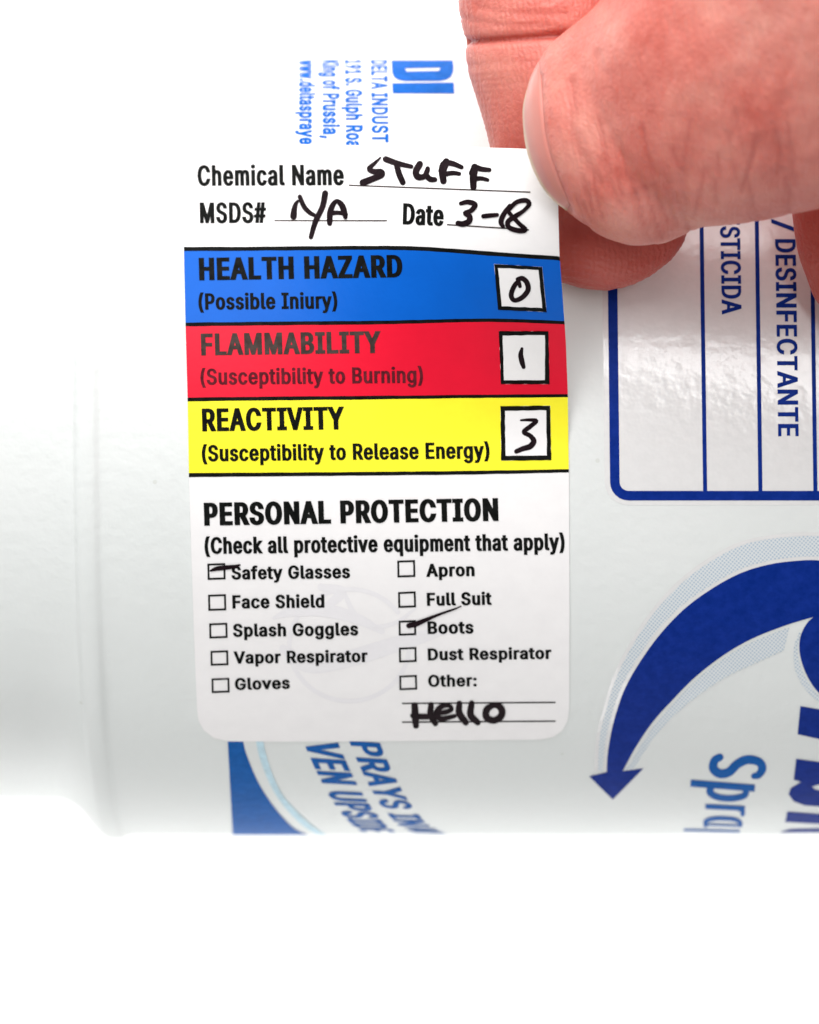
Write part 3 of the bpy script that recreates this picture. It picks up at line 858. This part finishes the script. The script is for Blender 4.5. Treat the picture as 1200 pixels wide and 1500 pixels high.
TX = [ # text, x0, y0, x1, y1, cap, bold, colour
    ('Chemical Name', 289.5, 272.3, 504, 271.2, 30.5, 1.9, 'black'),
    ('MSDS#', 293, 327, 390.5, 326.5, 30.5, 1.8, 'black'),
    ('Date', 590, 328.5, 649.6, 331, 31, 1.8, 'black'),
    ('HEALTH HAZARD', 292, 410.7, 590, 406.2, 33, 2.5, 'black'),
    ('(Possible Iniury)', 291, 453.7, 494.5, 452, 24, 1.4, 'black'),
    ('FLAMMABILITY', 295, 520.6, 557.5, 517, 32, 2.1, 'black_soft'),
    ('(Susceptibility to Burning)', 294, 563.6, 620, 560.8, 23.5, 1.2, 'maroon'),
    ('REACTIVITY', 296.5, 632, 504, 629, 33.5, 2.2, 'black'),
    ('(Susceptibility to Release Energy)', 296, 676, 717.5, 671.5, 24, 1.45, 'black'),
    ('PERSONAL PROTECTION', 299.5, 770, 730.5, 763, 33.5, 2.6, 'black'),
    ('(Check all protective equipment that apply)', 300, 811.5, 827.5, 805.7, 24.5, 1.5, 'black'),
    ('Safety Glasses', 339.5, 849, 513, 847, 19.5, 1.3, 'black'),
    ('Face Shield', 340.7, 891.5, 475.5, 890.2, 19.5, 1.3, 'black'),
    ('Splash Goggles', 341.7, 933, 525, 930.8, 19, 1.3, 'black'),
    ('Vapor Respirator', 343, 972.3, 538.7, 969.8, 18, 1.3, 'black'),
    ('Gloves', 344.5, 1011, 425, 1009, 17.5, 1.3, 'black'),
    ('Apron', 625, 845, 695.5, 844, 19, 1.3, 'black'),
    ('Full Suit', 625.7, 887.5, 720.5, 886, 19, 1.3, 'black'),
    ('Boots', 626.7, 928.8, 694, 928, 18.5, 1.3, 'black'),
    ('Dust Respirator', 627, 967.5, 808, 965.3, 17.5, 1.3, 'black'),
    ('Other:', 627.5, 1006.3, 698.7, 1005.5, 17.5, 1.2, 'black'),
]
host = {'black_soft': rb, 'maroon': rb}
for s_, x0, y0, x1, y1, cap, bo, cn in TX:
    ink = Ink()
    # letters lean with the label's own slight skew
    for g in text_outlines(s_, x0, y0, x1, y1, cap, bo, -0.015):
        ink.add(g)
    lprint('lettering', ink, M[cn], 0.9, bb if 380 < y0 < 470 else rb if 480 < y0 < 570 else yb if 590 < y0 < 690 else None)

for k, (x0, y0, x1, y1) in enumerate([(511, 271.2, 777, 281.4), (402, 323, 567, 323.2), (655, 329, 775, 336.6), (589, 1030.5, 814, 1029), (589, 1058, 814, 1056.5)]):
    lprint('write_line', Ink().add([rect_line(x0, y0, x1, y1, 1.9)]), M['black_soft'] if k < 3 else M['black'], 0.7)

BX = [(303.7, 825.2, 330, 849), (304.7, 870.7, 331, 894.3), (306.3, 912.7, 333, 934.8), (308.2, 953, 334.2, 974.8), (309.7, 993.4, 336, 1014.8),
      (581.8, 820.8, 608, 845.4), (583, 866.8, 609, 890), (583.8, 908.8, 609.3, 930.7), (584.2, 948.2, 610, 970), (584.7, 989.2, 610.7, 1010.6)]
for x0, y0, x1, y1 in BX:
    w_ = 2.8
    o = [(x0 + .2, y0 + 0.6), (x1, y0 - .4), (x1 + .6, y1 - 0.4), (x0 + .6, y1 + 0.5)]
    i = [(x0 + w_ + .2, y0 + w_ + .4), (x1 - w_, y0 + w_ - .4), (x1 - w_ + .5, y1 - w_ - .3), (x0 + w_ + .6, y1 - w_ + .4)]
    lprint('checkbox', Ink().add([densify(o, 10), densify(i, 10)[::-1]]), M['black'], 0.7)

# show-through of the emblem printed beneath the sticker
gh = Ink()
gh.add([stroke([(400 + 1, 905, 2), (430, 895, 8), (470, 893, 10), (520, 905, 8), (560, 925, 4)], 8)])
ring = [(512 + 88 * math.cos(a), 945 + 82 * math.sin(a), 3.4) for a in [2 * math.pi * k / 20 for k in range(19)]]
gh.add([stroke(ring)])
gh.add([stroke([(415, 950, 6), (450, 975, 10), (500, 968, 12), (560, 950, 12), (610, 935, 10), (650, 925, 5)])])
gh.add([stroke([(505, 870, 3), (520, 900, 4), (545, 918, 4), (580, 912, 3), (610, 890, 2)])])
gh.add([stroke([(470, 860, 5), (500, 868, 8), (470, 895, 4)])])
lprint('show_through_print', gh, M['ghost'], 0.3)

# ---- handwriting in black marker
hw = Ink()
def pen(z, pts, r):
    ox, oy, k = z
    P = [(ox + p[0] / k, oy + p[1] / k, 1.2 * (p[2] if len(p) > 2 else r)) for p in pts]
    hw.add([stroke(P)])
A_ = (500, 200, 3.53); B_ = (260, 200, 4.0); C_ = (680, 370, 4.5454); E_ = (280, 715, 4.0); H_ = (560, 890, 4.0)
pen(A_, [(203, 108, 1.0), (172, 138, 2.2), (145, 165, 3.2), (165, 180, 3.4), (205, 182, 3.6), (208, 198, 3.8), (170, 215, 3.9), (112, 238, 4.3)], 3.6)
pen(A_, [(230, 117, 3.8), (290, 138, 3.4), (362, 155, 2.6)], 3.4)
pen(A_, [(285, 140, 3.4), (298, 190, 3.7), (318, 236, 3.6)], 3.5)
pen(A_, [(406, 142, 4.0), (386, 180, 4.0), (396, 208, 4.0), (430, 205, 3.4), (447, 172, 2.8)], 3.6)
pen(A_, [(447, 165, 2.8), (440, 198, 3.4), (460, 220, 3.5), (484, 222, 3.0)], 3.3)
pen(A_, [(543, 130, 4.4), (524, 180, 4.5), (528, 230, 3.9)], 4)
pen(A_, [(512, 178, 2.5), (530, 140, 3.6), (570, 138, 3.4), (622, 158, 2.6)], 3.2)
pen(A_, [(530, 195, 3), (575, 188, 2.8), (610, 192, 2.4)], 2.8)
pen(A_, [(690, 158, 4.4), (683, 210, 4.5), (683, 262, 3.8)], 4)
pen(A_, [(672, 190, 3), (690, 160, 3.4), (725, 168, 3.2), (766, 172, 2.6)], 3)
pen(A_, [(690, 218, 3), (725, 216, 2.6), (757, 224, 2.2)], 2.6)
pen(B_, [(680, 467, 4.2), (684, 430, 3.6), (692, 398, 2.8), (705, 378, 1.8)], 3)
pen(B_, [(717, 352, 2.8), (742, 410, 3.1), (775, 445, 2.8), (802, 460, 2.4)], 3)
pen(B_, [(866, 332, 3.8), (850, 410, 3.6), (808, 500, 3.4), (782, 588, 2.8)], 3)
pen(B_, [(892, 508, 3.2), (894, 450, 3.8), (908, 405, 3.4), (932, 378, 2.6), (958, 395, 3.6), (975, 430, 3.8), (984, 472, 2.8)], 3)
pen(B_, [(900, 448, 3), (945, 446, 2.6), (990, 456, 2.2)], 2.6)
pen(A_, [(618, 346, 2.4), (655, 338, 3), (692, 352, 3.2), (672, 382, 3.0), (640, 396, 2.8), (663, 412, 3.4), (660, 438, 3.6), (630, 452, 3.6), (604, 448, 3.2)], 3)
pen(A_, [(735, 412, 2.8), (770, 408, 2.8), (806, 405, 2.4)], 2.6)
pen(A_, [(872, 358, 2.6), (842, 398, 3.0), (826, 440, 3.2), (838, 468, 2.2)], 2.8)
pen(A_, [(868, 376, 2.6), (905, 340, 2.8), (952, 330, 3.0), (972, 348, 2.8), (945, 382, 2.4), (900, 412, 3), (862, 440, 3), (868, 470, 3.0), (915, 486, 3.2), (952, 482, 3), (918, 448, 2.6), (880, 408, 2.6), (858, 380, 2.2)], 2.8)
pen(C_, [(372, 225, 2.2), (360, 195, 2.6), (330, 230, 3.0), (313, 285, 3.0), (335, 318, 2.8), (385, 300, 3.0), (425, 250, 3.2), (418, 200, 3.2), (388, 172, 3.0), (358, 178, 2.8)], 3)
pen(C_, [(385, 640, 1.8), (377, 680, 3.0), (385, 725, 3.2), (396, 762, 2.4)], 2.8)
pen(C_, [(378, 1116, 1.2), (430, 1114, 1.9), (482, 1120, 2.4), (440, 1158, 2.8), (398, 1194, 2.8), (440, 1220, 2.8), (464, 1255, 3.4), (440, 1290, 3.6), (390, 1306, 3.2), (348, 1324, 2.8)], 2.8)
pen(E_, [(115, 484, 1.2), (150, 472, 2.6), (200, 466, 2.8), (250, 460, 2.2), (286, 450, 1.0)], 2)
pen(H_, [(156, 106, 3.2), (205, 94, 3.2), (270, 66, 2.2), (345, 36, 1.5), (420, 10, 1.1), (462, -8, 0.7)], 2)
pen(H_, [(190, 575, 4.0), (194, 640, 4.4), (198, 692, 3.8)], 4)
pen(H_, [(286, 570, 3.4), (284, 630, 4.0), (312, 680, 3.4)], 4)
pen(H_, [(176, 634, 2.6), (235, 640, 3.6), (300, 638, 3.0)], 3)
pen(H_, [(328, 618, 2.6), (375, 612, 3.0), (408, 596, 2.4), (388, 574, 2.6), (345, 582, 3.2), (318, 618, 3.4), (345, 652, 3.4), (425, 636, 2.4)], 4)
pen(H_, [(452, 562, 3.4), (452, 620, 4.2), (490, 674, 3.8)], 4)
pen(H_, [(524, 562, 3.6), (518, 630, 4.2), (560, 674, 3.6)], 4)
pen(H_, [(652, 570, 3.2), (612, 600, 4.2), (612, 645, 4.2), (655, 662, 4.0), (694, 640, 4.2), (702, 605, 4.2), (680, 575, 4.0), (645, 572, 3.2)], 4)
lprint('handwriting', hw, M['marker'], 1.4)

# ------------------------------------------------------------------ hand
def P3(px, py, z):
    t = (D - z) / D
    return np.array([(px - 600) * t, (750 - py) * t, z])

def tube(stations, seg=28, n=8, cap0=True, cap1=True, up=(0, 0, 1)):
    """stations: (x,y,z, lateral radius, depth radius)"""
    C = catmull(stations, n)
    vs, fs = [], []
    rings = []
    fr = []
    for i, c in enumerate(C):
        t = C[min(len(C) - 1, i + 1)][:3] - C[max(0, i - 1)][:3]
        t /= np.linalg.norm(t)
        lat = np.cross(t, np.array(up, float)); lat /= np.linalg.norm(lat)
        dep = np.cross(lat, t)
        fr.append((c[:3], t, lat, dep, c[3], c[4]))
    def ring(c, lat, dep, a, b):
        k = len(vs)
        for j in range(seg):
            q = 2 * math.pi * j / seg
            vs.append(c + lat * a * math.cos(q) + dep * b * math.sin(q))
        rings.append(k)
    c, t, lat, dep, a, b = fr[0]
    for q in (80, 65, 48, 32, 16):
        q = math.radians(q); ring(c - t * min(a, 1.15 * b) * math.sin(q) * (a + b) / (2 * min(a, 1.15 * b)), lat, dep, a * math.cos(q), b * math.cos(q))
    for f in fr:
        ring(f[0], f[2], f[3], f[4], f[5])
    c, t, lat, dep, a, b = fr[-1]
    for q in (16, 32, 48, 65, 80):
        q = math.radians(q); ring(c + t * (a + b) / 2 * math.sin(q), lat, dep, a * math.cos(q), b * math.cos(q))
    for r0, r1 in zip(rings, rings[1:]):
        for j in range(seg):
            k = (j + 1) % seg
            fs.append((r0 + j, r0 + k, r1 + k, r1 + j))
    fs.append(tuple(range(rings[0], rings[0] + seg))[::-1])
    fs.append(tuple(range(rings[-1], rings[-1] + seg)))
    return vs, fs

def st(px, py, z, a, b): return tuple(P3(px, py, z)) + (a, b)
Zt = 250.0
digits = [
    # thumb: base, middle joint, tip
    [st(1960, -620, 620, 330, 260), st(1640, -300, 640, 290, 235), st(1400, -110, 560, 262, 215), st(1190, 38, 420, 248, 190), st(1050, 120, 330, 208, 162), st(960, 170, 268, 175, 134), st(925, 191, Zt, 168, 124)],
    # index finger behind the sticker
    [st(1500, -900, 240, 190, 175), st(1120, -760, 150, 170, 160), st(820, -420, 70, 152, 140), st(806, -160, 45, 148, 126), st(823, 20, 40, 146, 112), st(842, 130, 42, 143, 106), st(862, 225, 36, 138, 98), st(880, 290, 28, 136, 92), st(886, 320, 26, 126, 84)],
    # middle finger, curled at the right
    [st(1700, -800, 260, 190, 175), st(1480, -480, 150, 170, 160), st(1330, -160, 120, 158, 140), st(1315, 60, 90, 152, 128), st(1312, 200, 72, 152, 112), st(1314, 320, 60, 152, 100), st(1322, 385, 52, 142, 88)],
    # ring and little finger, out of the picture
    [st(1900, -720, 280, 180, 170), st(1720, -380, 190, 160, 150), st(1640, -100, 170, 148, 132), st(1620, 90, 150, 142, 118), st(1610, 240, 130, 130, 96)],
    [st(2090, -640, 320, 165, 160), st(1980, -330, 240, 142, 132), st(1920, -90, 210, 128, 112), st(1890, 80, 190, 112, 90)],
]
palm = [
    [st(2550, -1450, 420, 380, 250), st(2250, -1200, 400, 420, 260), st(1950, -960, 380, 480, 250), st(1740, -820, 320, 440, 200)],
    [st(3300, -2000, 460, 330, 260), st(2800, -1640, 430, 320, 235), st(2450, -1380, 420, 370, 245)],
    [st(2200, -950, 520, 330, 300), st(1960, -640, 600, 330, 270)],
]
hv, hf = [], []
for s_ in digits + palm:
    v, f = tube(s_)
    k = len(hv)
    hv += [p * S for p in v]
    hf += [tuple(i + k for i in q) for q in f]
tmp = link_mesh('hand_blank', hv, hf, None)
rm = tmp.modifiers.new('r', 'REMESH')
rm.mode = 'VOXEL'
rm.voxel_size = 4.5 * S
rm.use_smooth_shade = True
sm = tmp.modifiers.new('s', 'SMOOTH')
sm.factor = 0.6
sm.iterations = 20
dg = bpy.context.evaluated_depsgraph_get()
ev = tmp.evaluated_get(dg)
me = bpy.data.meshes.new_from_object(ev)
bpy.data.objects.remove(tmp)
nv = len(me.vertices)
V = np.zeros(nv * 3); me.vertices.foreach_get('co', V); V = V.reshape(-1, 3) / S
NR = np.zeros(nv * 3); me.vertex_normals.foreach_get('vector', NR); NR = NR.reshape(-1, 3)
tt = D / (D - V[:, 2])
PX = 600 + V[:, 0] * tt; PY = 750 - V[:, 1] * tt
front = NR[:, 2] > -0.2
isthumb = (V[:, 2] > 150 + 0.10 * (PX - 800).clip(0)) & (PX > 745)
# the thumb stops where the sticker corner is pinched
disp = np.zeros(nv)
crease_and_shade = np.zeros(nv)
VIS = (PX > 640) & (PX < 1260) & (PY > -60) & (PY < 520)
IV = np.where(VIS)[0]
qx, qy = PX[IV], PY[IV]
def polydist(pts):
    d = np.full(len(IV), 1e9)
    P = [np.array(p, float) for p in catmull(pts, 6)]
    for a, b in zip(P, P[1:]):
        ab = b - a
        q = ((qx - a[0]) * ab[0] + (qy - a[1]) * ab[1]) / (ab @ ab)
        q = q.clip(0, 1)
        d = np.minimum(d, np.hypot(qx - a[0] - q * ab[0], qy - a[1] - q * ab[1]))
    r_ = np.full(nv, 1e9)
    r_[IV] = d
    return r_
def groove(pts, wd_, dep, mask, colr=0.0):
    global disp, crease_and_shade
    d = polydist(pts)
    g = np.exp(-(d / wd_) ** 2) * mask
    disp -= dep * g
    crease_and_shade = np.maximum(crease_and_shade, colr * np.exp(-(d / (wd_ * 1.1)) ** 2) * mask)
fi = (front & ~isthumb & (PX < 1010)).astype(float)
ft = (front & isthumb).astype(float)
# index finger: joint crease with plump pads either side, fine cross lines
groove([(676, 62), (700, 60), (740, 57), (780, 54), (830, 50), (880, 46)], 5.5, 11, fi, 1.0)
groove([(690, 96), (730, 92), (780, 90)], 6, 1.5, fi, 0.15)
groove([(678, 26), (720, 34), (760, 38), (800, 36)], 4, 2.0, fi, 0.2)
groove([(700, 10), (760, 20), (830, 20)], 4, 1.8, fi, 0.2)
disp += fi * 3.0 * np.exp(-((PY - 22) / 24) ** 2)
disp += fi * 2.5 * np.exp(-((PY - 96) / 26) ** 2)
u_ = PY + 0.10 * (PX - 740) - 0.0012 * (PX - 740) ** 2
ridge = np.sin(u_ * 2 * math.pi / 9.5 + 1.2 * np.sin(PX * 0.021 + PY * 0.013))
disp += fi * 0.42 * ridge * ((PY > 100) | (PY < 48))
crease_and_shade = np.maximum(crease_and_shade, fi * (0.12 + 0.12 * np.sin(PX * 0.05 + PY * 0.03)) * (ridge < -0.3) * ((PY > 100) | (PY < 48)))
# thumb: fold above the nail, wrinkles towards the lower side
groove([(836, 120), (838, 160), (836, 185), (848, 215), (862, 245), (880, 268)], 8, 3.2, ft, 0.22)
groove([(790, 112), (789, 150), (795, 195), (808, 240), (822, 282), (834, 312)], 5, 3.5, ft, 0.30)
groove([(876, 80), (880, 100), (892, 110)], 6, 1.6, ft, 0.1)
rg = random.Random(11)
for k in range(46):
    x = rg.uniform(850, 1190); y = rg.uniform(215, 335) - 0.10 * max(0, x - 1000)
    L = rg.uniform(14, 46); an = rg.uniform(0.12, 0.42) if x < 1000 else rg.uniform(-0.25, 0.25)
    groove([(x - an * L, y - L), (x, y), (x + an * L * 1.2, y + L * .8)], rg.uniform(2.2, 4.2), rg.uniform(0.7, 2.0), ft, rg.uniform(0.10, 0.42))
for k in range(30):
    x = rg.uniform(940, 1195); y = rg.uniform(20, 220)
    L = rg.uniform(20, 50); an = rg.uniform(-0.6, -0.2)
    groove([(x - an * L, y - L), (x, y), (x + an * L, y + L)], rg.uniform(4, 7), rg.uniform(0.4, 1.0), ft, rg.uniform(0.0, 0.10))
# thumb's shade painted as darker red on index tip and middle finger
crease_and_shade = np.maximum(crease_and_shade, fi * 0.8 * np.clip((PY - 240) / 110, 0, 1))
crease_and_shade = np.maximum(crease_and_shade, 0.8 * (PX > 1120) * ~isthumb * (V[:, 2] < 260))
# gentle lumpiness of flesh
disp += 2.2 * np.sin(PX * 0.031 + 1.3) * np.sin(PY * 0.037 + V[:, 2] * 0.02)
V2 = (V + NR * disp[:, None]) * S
ORG = P3(1400, -300, 400) * S
me.vertices.foreach_set('co', (V2 - ORG).ravel())
at = me.attributes.new('crease_and_shade', 'FLOAT', 'POINT')
at.data.foreach_set('value', crease_and_shade.clip(0, 1))
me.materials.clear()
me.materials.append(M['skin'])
me.polygons.foreach_set('use_smooth', [True] * len(me.polygons))
me.update()
me.name = 'hand'
hand = bpy.data.objects.new('hand', me)
hand.location = ORG
col.objects.link(hand)
tag(hand, 'bare hand pinching the lifted corner of the white hazard sticker between thumb and finger', 'hand')

# thumb nail, seen almost edge-on along the tip
from mathutils.bvhtree import BVHTree
def nail():
    bvh = BVHTree.FromPolygons([tuple(v) for v in V2 / S], [tuple(p.vertices) for p in me.polygons])
    c0 = P3(925, 190, Zt)
    vs, fs, ed = [], [], []
    na, nb = 40, 14
    for i in range(na + 1):
        u = i / na
        phi = math.radians(144 + (231 - 144) * u)
        rim = 1.0 - abs(2 * u - 1) ** 2.5
        for j in range(nb + 1):
            k = j / nb
            psi = math.radians(6 + 22 * rim - (34 + 36 * rim) * k)
            d = Vector((math.cos(phi) * math.cos(psi), math.sin(phi) * math.cos(psi), math.sin(psi) * 0.8)).normalized()
            hit = bvh.ray_cast(Vector(c0) + d * 400, -d)
            p = hit[0] if hit[0] is not None else Vector(c0) + d * 150
            h = -0.6 + 4.6 * rim * math.exp(-((k - 0.55) / 0.30) ** 2)
            vs.append(np.array(p + d * h) * S - ORG)
            ed.append(min(1.0, k / 0.48))
    W = nb + 1
    for i in range(na):
        for j in range(nb):
            fs.append((i * W + j, (i + 1) * W + j, (i + 1) * W + j + 1, i * W + j + 1))
    o = link_mesh('fingernail', vs, fs, M['nail'], hand)
    a = o.data.attributes.new('edge', 'FLOAT', 'POINT')
    a.data.foreach_set('value', ed)
    s_ = o.modifiers.new('t', 'SOLIDIFY'); s_.thickness = 3 * S; s_.offset = 0
nail()
